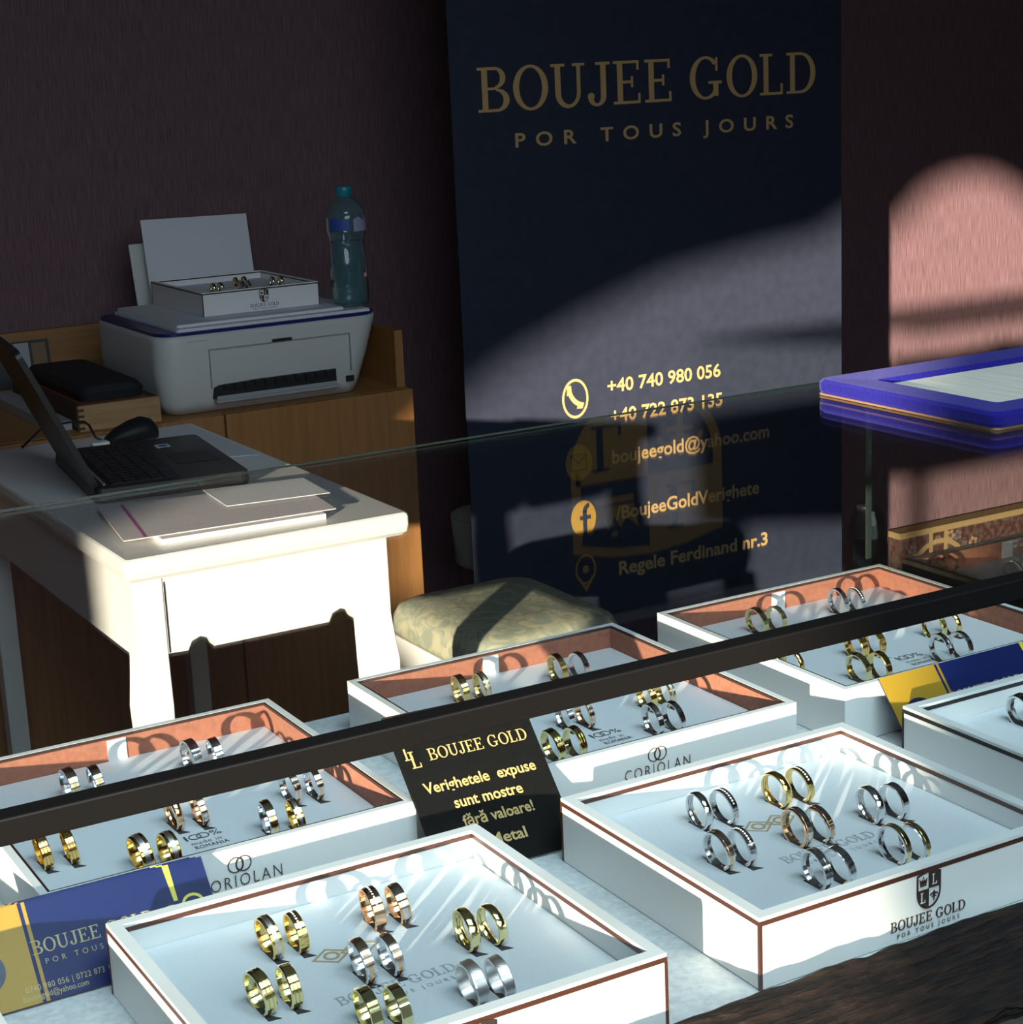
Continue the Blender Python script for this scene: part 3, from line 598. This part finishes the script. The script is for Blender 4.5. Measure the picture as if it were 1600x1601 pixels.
# ------------------------------------------------------------------ ring trays
TH = .036
def tray(kind, x0, y0, w, d, label, group, z0=SHZ, h=TH, edge='brown_line', slots=(), dark=False, tab=True, front='crest', pad='crest'):
    x1, y1 = x0+w, y0+d; cx, cy = (x0+x1)/2, (y0+y1)/2
    t = thing('ring_tray', (cx, cy, z0), label, 'tray', group)
    wt = .006; zt = z0+h; zp = zt-.015
    outer = M['dark_brown'] if dark else M['white']
    def frame(a, b, za, zb, mi, mb):
        X0, Y0, X1, Y1 = x0+a, y0+a, x1-a, y1-a; x_0, y_0, x_1, y_1 = x0+b, y0+b, x1-b, y1-b
        mb.box((X0, Y0, za), (X1, y_0, zb), mi); mb.box((X0, y_1, za), (X1, Y1, zb), mi); mb.box((X0, y_0, za), (x_0, y_1, zb), mi); mb.box((x_1, y_0, za), (X1, y_1, zb), mi)
    if kind == 'crest':
        mb = MB(); frame(0, wt, z0+.0005, zt-.0042, 0, mb); mb.box((x0+wt, y0+wt, z0+.0005), (x1-wt, y1-wt, z0+.004), 0); mb.build('box_wall', outer, t)
        mb = MB(); frame(-.0002, wt+.0002, zt-.0042, zt-.0018, 0, mb)
        for px, py in ((x0, y0), (x1, y0), (x0, y1), (x1, y1)):
            sx = 1 if px == x0 else -1; sy = 1 if py == y0 else -1
            a, b = sorted((px-sx*.0003, px+sx*.0013)); c, e = sorted((py-sy*.0003, py+sy*.0013)); mb.box((a, c, z0+.0005), (b, e, zt-.0042))
        tag(mb.build('edge_line', M[edge], t), 'dark edge line under the rim')
        mb = MB(); frame(0, wt, zt-.0018, zt, 0, mb); mb.build('rim', outer, t)
    else:
        mb = MB(); frame(0, wt-.0018, z0+.0005, zt, 0, mb); mb.box((x0+wt-.0018, y0+wt-.0018, z0+.0005), (x1-wt+.0018, y1-wt+.0018, z0+.004), 0); mb.build('box_wall', outer, t)
        mb = MB(); frame(wt-.0018, wt, z0+.004, zt-.0016, 0, mb); tag(mb.build('inner_lining', M['rust'], t), 'rust velour inner wall')
        mb = MB(); frame(wt-.0018, wt-.0004, zt-.0016, zt-.0002, 0, mb); mb.build('lining_edge', M['rust_line'], t)
        if tab:
            mb = MB(); mb.box((cx-.0055, y1-wt-.0010, zp), (cx+.0060, y1-wt-.0002, zt-.002)); tag(mb.build('label_tab', M['white'], t), 'small white tab on the inner back wall')
    mb = MB(); mb.box((x0+wt+.0004, y0+wt+.0004, z0+.0045), (x1-wt-.0004, y1-wt-.0004, zp), 0)
    for sx_, sy_ in slots:
        mb.poly2([[(sx_-.0012, sy_-.0105), (sx_+.0048, sy_-.0112), (sx_+.0012, sy_-.0060), (sx_+.0016, sy_+.0085), (sx_-.0016, sy_+.0085)]], (0, 0, zp), UX, (0, 1, 0), .0002, 1)
    p = mb.build('cushion', [M['dark_pad'] if dark else M['white_pad'], M['slot']], t)
    Y = (0, 1, 0)
    if pad == 'crest':
        serif_part('cushion_lettering', 'BOUJEE GOLD', (cx-.029, cy-.0215, zp), UX, Y, .058, .0075, M['pale_ink'], p, .0002)
        text_part('cushion_motto', [sans('POR TOUS JOURS', (cx-.024, cy-.0285, zp), UX, Y, .048, .003, 0, 1.8, .0003)], M['pale_ink'], p)
        mb = MB(); P = []
        for k in (-.010, .004):
            P += [[(k-.010, .019), (k, .027), (k, .0255), (k-.008, .019)], [(k-.010, .019), (k, .011), (k, .0125), (k-.008, .019)], [(k+.010, .019), (k, .027), (k, .0255), (k+.008, .019)], [(k+.010, .019), (k, .011), (k, .0125), (k+.008, .019)]]
            P += arc(k, .019, .004, .004, .0025, .0025, 0, 360, 14)
        mb.poly2(xf(P, cx-.003, cy+.004), (0, 0, zp), UX, Y, .0002); mb.build('cushion_emblem', M['pale_gold_ink'], p)
    elif pad == 'maker':
        bx = cx-.009
        text_part('cushion_lettering', [sans('1', (bx+.0006, y0+.0545, zp), UX, Y, .0013, .0066, 0, 1, .0003), sans('%', (bx+.0150, y0+.0545, zp), UX, Y, .0058, .0066, 0, 1, .0003),
                                        sans('made in', (bx+.0015, y0+.0475, zp), UX, Y, .0165, .0042, -.01, 1.1, .0003), sans('ROMANIA', (bx+.0015, y0+.0415, zp), UX, Y, .0185, .0042, 0, 1.1, .0003)], M['grey_ink'], p)
        mb = MB(); mb.poly2(arc(bx+.0065, y0+.0578, .0036, .0036, .0029, .0029, 0, 360, 20)+arc(bx+.0108, y0+.0578, .0036, .0036, .0029, .0029, 0, 360, 20), (0, 0, zp), UX, Y, .0002); mb.build('linked_rings_mark', M['grey_ink'], p)
    yf = y0-.0003
    if front == 'crest':
        s = .0150*h/TH; e = cx+.0050; ez = z0+.0235*h/TH
        mb = MB(); mb.poly2(xf(ink, e, ez, s, s*1.04), (0, yf, 0), UX, UZ, .0002, 0); mb.poly2(xf(out, e, ez, s, s*1.04), (0, yf-.0003, 0), UX, UZ, .0002, 1); mb.build('crest', [M['ink'], M['white']], t)
        k = h/TH
        serif_part('front_lettering', 'BOUJEE GOLD', (e-.0235*k, yf, z0+.0066*k), UX, UZ, .047*k, .0052*k, M['ink'], t, .0002)
        text_part('front_motto', [sans('POR TOUS JOURS', (e-.0195*k, yf, z0+.0028*k), UX, UZ, .039*k, .0022*k, .02, 1.8, .0003)], M['ink'], t)
    elif front == 'maker':
        text_part('front_lettering', [sans('CORIOLAN', (cx-.0225, yf, z0+.0150), UX, UZ, .045, .0066, -.012, 1.25, .0003)], M['ink'], t)
        mb = MB(); P = []
        for k in (-.0022, .0022): P += arc(cx+k, z0+.0268, .0042, .0042, .0037, .0037, 0, 360, 24)
        P += arc(cx, z0+.0268, .0022, .0036, .0018, .0032, 0, 360, 18)
        mb.poly2(P, (0, yf, 0), UX, UZ, .0002); mb.build('linked_rings_mark', M['ink'], t)
    return t, zp

# ---- wedding rings
def ring_mesh(style, r, w):
    """band about the X axis; returns (band mesh, [(part name, mesh)])"""
    key = (style, round(r, 4), round(w, 4))
    if key in RC: return RC[key]
    t = .0014; h = w/2; n = 72
    cols = {'plain_y': 'yellow_gold', 'plain_p': 'pale_gold', 'plain_w': 'white_gold', 'plain_r': 'rose_gold', 'flat_w': 'white_gold', 'flat_y': 'yellow_gold', 'groove_p': 'pale_gold', 'groove_y': 'yellow_gold',
            'line_w': 'white_gold', 'line_y': 'yellow_gold', 'two_yw': 'yellow_gold', 'two_wy': 'white_gold', 'two_rw': 'rose_gold', 'two_wr': 'white_gold', 'stone_y': 'yellow_gold', 'stone_w': 'white_gold', 'stone_r': 'rose_gold', 'facet_y': 'pale_gold', 'mill_w': 'brushed'}
    k = style.split('_')[0]
    inn = [(r-t, h*.95), (r-t-.0001, 0), (r-t, -h*.95)]
    if k == 'plain': outp = [(r-.0006, -h), (r-.0001, -h*.6), (r, 0), (r-.0001, h*.6), (r-.0006, h)]
    elif k in ('groove',): outp = [(r-.0005, -h), (r, -h*.8), (r, -h*.45), (r-.0005, -h*.36), (r, -h*.26), (r, h*.26), (r-.0005, h*.36), (r, h*.45), (r, h*.8), (r-.0005, h)]
    elif k == 'line': outp = [(r-.0003, -h), (r, -h*.9), (r, h*.10), (r-.0004, h*.18), (r-.0004, h*.26), (r, h*.34), (r, h*.9), (r-.0003, h)]
    else: outp = [(r-.0003, -h), (r, -h*.88), (r, h*.88), (r-.0003, h)]
    prof = outp+inn+[outp[0]]
    mb = MB(); mb.lathe(prof, (0, 0, 0), n, 0, 'x', sm=(k == 'plain'))
    if k == 'facet':
        for i, v in enumerate(mb.v):
            a = math.atan2(v.z, v.y); q = math.hypot(v.y, v.z)
            if q > r-.0009: s_ = 1-.035*abs(math.sin(a*7)); v.y *= s_; v.z *= s_
    if k == 'mill':
        mb2 = MB()
        for i in range(60):
            a = 2*math.pi*i/60; c, s_ = math.cos(a), math.sin(a); da = .035
            P = [(-h*.8, (r+.0002)*c, (r+.0002)*s_), (h*.8, (r+.0002)*math.cos(a+.22), (r+.0002)*math.sin(a+.22)), (h*.8, (r+.0002)*math.cos(a+.22+da), (r+.0002)*math.sin(a+.22+da)), (-h*.8, (r+.0002)*math.cos(a+da), (r+.0002)*math.sin(a+da))]
            mb.add(P, [(0, 1, 2, 3)], 0)
    def mesh(mb, nm, m):
        me = bpy.data.meshes.new(nm); me.from_pydata([tuple(v) for v in mb.v], [], mb.f); me.materials.append(m)
        for p, sm in zip(me.polygons, mb.sm): p.use_smooth = sm
        bm = bmesh.new(); bm.from_mesh(me); bmesh.ops.remove_doubles(bm, verts=bm.verts, dist=1e-7); bmesh.ops.recalc_face_normals(bm, faces=bm.faces); bm.to_mesh(me); bm.free(); return me
    band = mesh(mb, 'wedding_ring', M[cols[style]]); parts = []
    if k == 'two':
        m2 = {'yw': 'brushed', 'wy': 'yellow_gold', 'rw': 'white_gold', 'wr': 'rose_gold'}[style.split('_')[1]]
        q = MB(); q.lathe([(r-.0002, -h*.45), (r+.00025, -h*.40), (r+.00025, h*.40), (r-.0002, h*.45)], (0, 0, 0), n, 0, 'x', sm=False); parts.append(('inlay_stripe', mesh(q, 'inlay_stripe', M[m2])))
    if k == 'stone':
        q = MB()
        for i in range(13):
            a = R(150-i*9.5); c, s_ = math.cos(a), math.sin(a); b = (r-.0002)*1
            for j, (rad, hh) in enumerate(((.00085, .0003),)):
                oct_ = []
                for e in range(6):
                    ea = e*math.pi/3; dx = rad*math.cos(ea); dt = rad*math.sin(ea); oct_.append((dx, (b)*c-dt*s_, (b)*s_+dt*c))
                q.add(oct_+[(0, (b+.0006)*c, (b+.0006)*s_)], [(e, (e+1) % 6, 6) for e in range(6)])
        parts.append(('stone_row', mesh(q, 'stone_row', M['stone'])))
    RC[key] = (band, parts); return RC[key]
RC = {}
LOOK = {'plain_y': 'plain yellow gold', 'plain_p': 'plain pale gold', 'plain_w': 'plain white gold', 'plain_r': 'plain rose gold', 'flat_w': 'flat white gold', 'flat_y': 'flat yellow gold', 'groove_p': 'ridged pale gold', 'groove_y': 'ridged yellow gold',
        'line_w': 'grooved white gold', 'line_y': 'grooved yellow gold', 'two_yw': 'gold ring striped white', 'two_wy': 'white gold ring striped yellow', 'two_rw': 'rose gold ring striped white', 'two_wr': 'white gold ring striped rose',
        'stone_y': 'stone-set yellow gold', 'stone_w': 'stone-set white gold', 'stone_r': 'stone-set rose gold', 'facet_y': 'faceted pale gold', 'mill_w': 'hatched white gold'}
def put_ring(x, y, z, style, r, w, where, side, group):
    band, parts = ring_mesh(style, r, w)
    o = bpy.data.objects.new('wedding_ring', band); COL.objects.link(o)
    o.location = (x, y, z); o.rotation_euler = (R(random.uniform(-8, 8)), R(-7+random.uniform(-3, 3)), R(random.uniform(-5, 5)))
    lk = LOOK[style]; lk = lk if 'ring' in lk.split() else lk+' ring'
    tag(o, f'{lk}, {side} of the {where}', 'ring', group)
    for nm, me in parts:
        c = bpy.data.objects.new(nm, me); COL.objects.link(c); c.parent = o
    return o
K = .976
def pairs(spec, zp, tray_name, group, r=.0105):
    for where, (xa, ya), (xb, yb), sa, sb, wd in spec:
        rr = r
        for (x, y, s_, side, k) in ((xa*K, ya*K, sa, 'left', 1.0), (xb*K, yb*K, sb, 'right', .95)):
            put_ring(x, y, zp+rr*k*.84, s_, rr*k, wd*(.92 if side == 'right' else 1), f'{where} pair in {tray_name}', side, group)
def slots_of(spec): return [(p[0]*K, p[1]*K) for s_ in spec for p in (s_[1], s_[2])]

W_, D_ = .190, .171
T1 = [('back left', (.2842, .7553), (.2973, .7537), 'two_yw', 'stone_y', .0052), ('back right', (.3378, .7548), (.3506, .7530), 'stone_r', 'two_rw', .0058), ('far right', (.3642, .7087), (.3771, .7072), 'plain_p', 'plain_p', .0050),
      ('far left', (.2603, .7084), (.2735, .7068), 'groove_p', 'groove_p', .0056), ('middle', (.3104, .7091), (.3239, .7078), 'two_wr', 'two_wr', .0050), ('front right', (.3414, .6616), (.3545, .6598), 'mill_w', 'mill_w', .0056), ('front left', (.2930, .6667), (.3055, .6628), 'facet_y', 'facet_y', .0054)]
T2 = [('back left', (.5336, .7590), (.5482, .7569), 'plain_w', 'stone_w', .0042), ('back right', (.5845, .7578), (.5999, .7572), 'plain_y', 'stone_y', .0044), ('far right', (.6119, .7123), (.6259, .7097), 'plain_w', 'flat_w', .0046),
      ('far left', (.5122, .7122), (.5247, .7095), 'two_wr', 'stone_w', .0046), ('middle', (.5619, .7119), (.5744, .7091), 'two_rw', 'two_wr', .0048), ('front right', (.5882, .6667), (.5994, .6641), 'two_wy', 'two_wy', .0038), ('front left', (.5381, .6663), (.5505, .6639), 'line_w', 'flat_w', .0044)]
A_ = [('back left', (.2631, .9997), (.2778, .9973), 'two_wy', 'two_wy', .0056), ('back right', (.3373, 1.0013), (.3514, .9976), 'line_w', 'line_w', .0054), ('middle', (.2990, .9265), (.3128, .9235), 'plain_r', 'two_rw', .0042),
      ('far right', (.3668, .9225), (.3805, .9200), 'two_wr', 'two_wr', .0042), ('front left', (.2656, .8832), (.2799, .8798), 'two_yw', 'two_yw', .0066), ('front right', (.3386, .8861), (.3527, .8815), 'two_wy', 'two_yw', .0048), ('far left', (.2236, .9183), (.2376, .9170), 'groove_y', 'groove_y', .0052)]
B_ = [('back left', (.5232, 1.0075), (.5380, 1.0060), 'flat_y', 'two_yw', .0048), ('back right', (.5955, 1.0060), (.6101, 1.0031), 'flat_y', 'flat_w', .0042), ('middle', (.5530, .9282), (.5660, .9256), 'flat_w', 'two_rw', .0040),
      ('far right', (.6135, .9280), (.6270, .9265), 'stone_y', 'two_yw', .0044), ('front left', (.5202, .8876), (.5342, .8857), 'groove_p', 'groove_p', .0052), ('front right', (.5920, .8889), (.6055, .8867), 'flat_w', 'flat_w', .0040)]
C_ = [('back left', (.7625, 1.0093), (.7772, 1.0060), 'facet_y', 'facet_y', .0044), ('back right', (.8370, 1.0102), (.8500, 1.0060), 'flat_w', 'stone_w', .0036), ('middle', (.7822, .9254), (.7961, .9235), 'groove_y', 'groove_y', .0056),
      ('far right', (.8517, .9260), (.8660, .9250), 'groove_p', 'plain_y', .0040), ('front left', (.7527, .8882), (.7668, .8840), 'facet_y', 'flat_y', .0044), ('front right', (.8215, .8860), (.8370, .8840), 'facet_y', 'flat_w', .0036), ('far left', (.7140, .9292), (.7266, .9234), 'plain_y', 'plain_y', .0040)]
C_[5] = ('front right', (.8215, .8860), (.8370, .8840), 'line_w', 'flat_w', .0036)
CR = 'crested ring trays at the counter front'; MK = 'rust-lined ring trays in the back row'
t, zp = tray('crest', .2155, .6115, .1955, D_, 'white crested ring tray with a brown edge line, front left, mostly yellow gold rings', CR, slots=slots_of(T1))
pairs(T1, zp, 'front left white tray', 'rings in the front left tray')
t, zp = tray('crest', .4635, .6145, W_, D_, 'white crested ring tray with its lit corner toward the viewer, mostly white gold rings', CR, slots=slots_of(T2))
pairs(T2, zp, 'lit-corner white tray', 'rings in the tray with the lit corner')
T3 = [('left', (.7780, .7690), (.7930, .7675), 'line_w', 'line_w', .0060)]
t, zp = tray('crest', .699, .6145, W_, D_, 'shaded white ring tray with a black edge line at the right picture edge', CR, edge='black_line', slots=slots_of(T3))
pairs(T3, zp, 'shaded right tray', 'rings in the shaded right tray')
t, zp = tray('crest', -.038, .6115, W_, D_, 'white ring tray cut off by the bottom left picture corner', CR)
for nm, x0, spec, lb in (('left rust-lined tray', .1985, A_, 'white rust-lined ring tray at the left, behind the blue cards'), ('middle rust-lined tray', .4530, B_, 'white rust-lined ring tray in the middle, behind the black sign'), ('right rust-lined tray', .6905, C_, 'white rust-lined ring tray nearest the glass seam on the right')):
    t, zp = tray('maker', x0, .8275, .2005, .2005, lb, MK, slots=slots_of(spec), front='maker' if x0 < .6 else None, pad='maker')
    pairs(spec, zp, nm, 'rings in '+nm)
DS = [('near left', (.985, .985), (.999, .983), 'stone_w', 'stone_w', .0044), ('near right', (1.045, .990), (1.058, .988), 'stone_w', 'stone_w', .0044), ('back', (.950, 1.030), (.962, 1.028), 'flat_y', 'flat_y', .0044)]
t, zp = tray('maker', .9135, .8275, .2005, .2005, 'dark brown ring tray with rust lining beyond the glass divider', MK, dark=True, slots=(), front=None, pad=None)
pairs(DS, zp, 'dark brown tray', 'rings in the dark brown tray')
# tray on the printer
PZ = .9212
t, zp = tray('crest', 1.236, 3.362, .242, .290, 'small white crested ring tray with a black edge line lying on the printer', 'ring trays away from the counter', z0=PZ, h=.046, edge='black_line')
PP = [('left', (1.300, 3.47), (1.316, 3.47)), ('front middle', (1.352, 3.455), (1.368, 3.455)), ('back middle', (1.372, 3.53), (1.390, 3.53)), ('right', (1.428, 3.475), (1.446, 3.475))]
for k, (wh, a, b) in enumerate(PP):
    for (x, y), side in ((a, 'left'), (b, 'right')): put_ring(x, y, zp+.0092, ('plain_p', 'stone_w', 'flat_y', 'plain_p')[k], .011, .005, f'{wh} pair in the tray on the printer', side, 'rings in the tray on the printer')

# ------------------------------------------------------------------ signs and cards in the case
sg = thing('black_notice', (.445, .82, SHZ), 'black notice card with gold Romanian lettering leaning between the trays', 'sign')
a = Vector((.3990, .7990, SHZ+.0022)); b = Vector((.4800, .7945, SHZ+.0022)); top = Vector((-.004, .0545, .0735))
ux = (b-a).normalized(); uy = top.normalized(); wS = (b-a).length; hS = top.length; nS = ux.cross(uy).normalized()
mb = MB(); th = .0022
mb.add([a, b, b+top, a+top, a-nS*th, b-nS*th, b+top-nS*th, a+top-nS*th], [(0, 1, 2, 3), (7, 6, 5, 4), (0, 4, 5, 1), (1, 5, 6, 2), (2, 6, 7, 3), (3, 7, 4, 0)])
mb.build('card_panel', M['sign_black'], sg)
def on(s_, t_): return a+ux*s_+uy*t_+nS*.0002
serif_part('headline', 'BOUJEE GOLD', on(.0170, .0630), ux, uy, .0590, .0066, M['sign_text'], sg, .0002)
mb = MB(); mb.poly2(xf(GL['L'][1], .0035, .0655, .0075, .0090)+xf(GL['L'][1], .0060, .0605, .0085, .0095), on(0, 0), ux, uy, .0002); mb.build('monogram', M['sign_text'], sg)
for nm, body, s0, t0, w0 in (('first_text_line', 'Verighetele  expuse', .0074, .0455, .0662), ('second_text_line', 'sunt mostre', .0208, .0348, .0405), ('third_text_line', 'fără valoare!', .0218, .0240, .0418), ('material_line', 'Metal', .0325, .0110, .0215)):
    text_part(nm, [sans(body, on(s0, t0), ux, uy, w0, .0060, .02, 1, .0003)], M['sign_text'], sg)

def flyer(x0, yb, yt, label, z0=SHZ+.0016, full=True):
    wF = .1360; hF = .0485; t = thing('blue_flyer', (x0+wF/2, yb, z0), label, 'card', 'blue flyers leaning on the back trays')
    a = Vector((x0, yb, z0)); ux = Vector((1, 0, 0)); uy = Vector((0, yt-yb, .034)).normalized(); n = ux.cross(uy).normalized()
    def P(polys, name, m, lift=.0002):
        mb = MB(); mb.poly2(polys, a+n*lift, ux, uy, .0001); return mb.build(name, m, t)
    mb = MB(); c = [a, a+ux*wF, a+ux*wF+uy*hF, a+uy*hF]; mb.add(c+[p-n*.0006 for p in c], [(0, 1, 2, 3), (7, 6, 5, 4), (0, 4, 5, 1), (1, 5, 6, 2), (2, 6, 7, 3), (3, 7, 4, 0)]); mb.build('sheet', M['card_blue'], t)
    P([rc(0, 0, .0440, hF), rc(.0458, 0, .0475, hF)], 'gold_panel', M['card_gold'])
    P([[(.1155, hF), (.1187, hF), (.1185, .030), (.1165, .030)]], 'yellow_ribbon', M['card_yellow'])
    if full:
        P(arc(.0195, .0200, .0120, .0110, 0, 0, 0, 360, 28), 'navy_disc', M['card_navy'], .0004)
        P(xf(GL['L'][1], .0150, .0155, .0095, .010), 'disc_letter', M['card_yellow'], .0006)
        o = a+n*.0002
        serif_part('headline', 'BOUJEE GOLD', o+ux*.0452+uy*.0225, ux, uy, .0600, .0066, M['card_text'], t, .0001)
        text_part('motto', [sans('POR TOUS JOURS', o+ux*.0500+uy*.0170, ux, uy, .048, .0026, 0, 1.8, .0002)], M['card_text'], t)
        text_part('phone_line', [sans('0740 980 056 | 0722 873 135', o+ux*.0378+uy*.0060, ux, uy, .0440, .0028, 0, 1.1, .0002)], M['card_text'], t)
        text_part('email_line', [sans('boujeegold@yahoo.com', o+ux*.0356+uy*.0022, ux, uy, .0308, .0028, 0, 1, .0002)], M['card_text'], t)
        P(arc(.1255, .0270, .0056, .0048, .0042, .0034, 10, 170, 14)+arc(.1140, .0250, .0046, .0036, .0034, .0024, 20, 175, 12), 'ring_picture', M['card_yellow'])
    return t
flyer(.1410, .7905, .8190, 'front blue and gold flyer leaning before the left tray, its text in view')
flyer(.1385, .7918, .8203, 'second blue flyer of the left stack, just behind the front one', full=False)
flyer(.1360, .7931, .8216, 'rearmost blue flyer of the left stack, nearest the left tray', full=False)
flyer(.7133, .7925, .8210, 'blue and gold flyer half hidden behind the shaded right tray', z0=SHZ+.002)

# ------------------------------------------------------------------ blue velvet tray on the glass top
vt = thing('velvet_tray', (1.0, .94, GZ), 'royal blue velvet display tray with a cream insert on the glass top', 'tray')
vz = GZ+.0003
def vfr(y0): return None
A1, A2, B1, B2 = .8300, 1.20, .8480, 1.0270
mb = MB(); mb.loft([rrect(A1+.002, B1+.002, A2, B2, .004, vz), rrect(A1+.002, B1+.002, A2, B2, .004, vz+.0016)]); mb.build('board_base', M['cardboard'], vt)
mb = MB(); wv = .026
def vring(x0, y0, x1, y1, r, z): return rrect(x0, y0, x1, y1, r, z, 5)
mb.loft([vring(A1+.001, B1+.001, A2, B2-.001, .008, vz+.0017), vring(A1, B1, A2, B2, .008, vz+.004), vring(A1, B1, A2, B2, .008, vz+.0095), vring(A1+.002, B1+.002, A2-.002, B2-.002, .008, vz+.0118),
         vring(A1+.006, B1+.006, A2-.006, B2-.006, .006, vz+.0118), vring(A1+.030, B1+.030, A2-.030, B2-.030, .003, vz+.0108), vring(A1+.032, B1+.032, A2-.032, B2-.032, .003, vz+.0060)], 0, False, False)
mb.build('velvet_frame', M['velvet'], vt)
mb = MB(); mb.box((A1+.031, B1+.031, vz+.0018), (A2-.031, B2-.031, vz+.0068)); tag(mb.build('insert', M['cream'], vt), 'cream ribbed insert')

# dark green glass bottle stump behind the seam
gb = thing('green_bottle', (.929, 1.0865, SHZ), 'small dark green glass bottle behind the glass seam, in front of the banner corner', 'bottle')
mb = MB(); rings = []
for z, r_ in ((0, .0140), (.003, .0158), (.022, .0162), (.040, .0158), (.050, .0135), (.057, .0112), (.0605, .0100)):
    rings.append([(.929+r_*1.08*math.cos(2*math.pi*k/10+.2), 1.0865+r_*math.sin(2*math.pi*k/10+.2), SHZ+.0006+z) for k in range(10)])
mb.loft(rings, 0, False); mb.build('bottle_body', M['green_glass'], gb)
mb = MB(); mb.lathe([(.0, .0612), (.0080, .0612), (.0080, .0650), (.0, .0655)], (.929, 1.0865, SHZ), 16); mb.build('stopper', M['black'], gb)
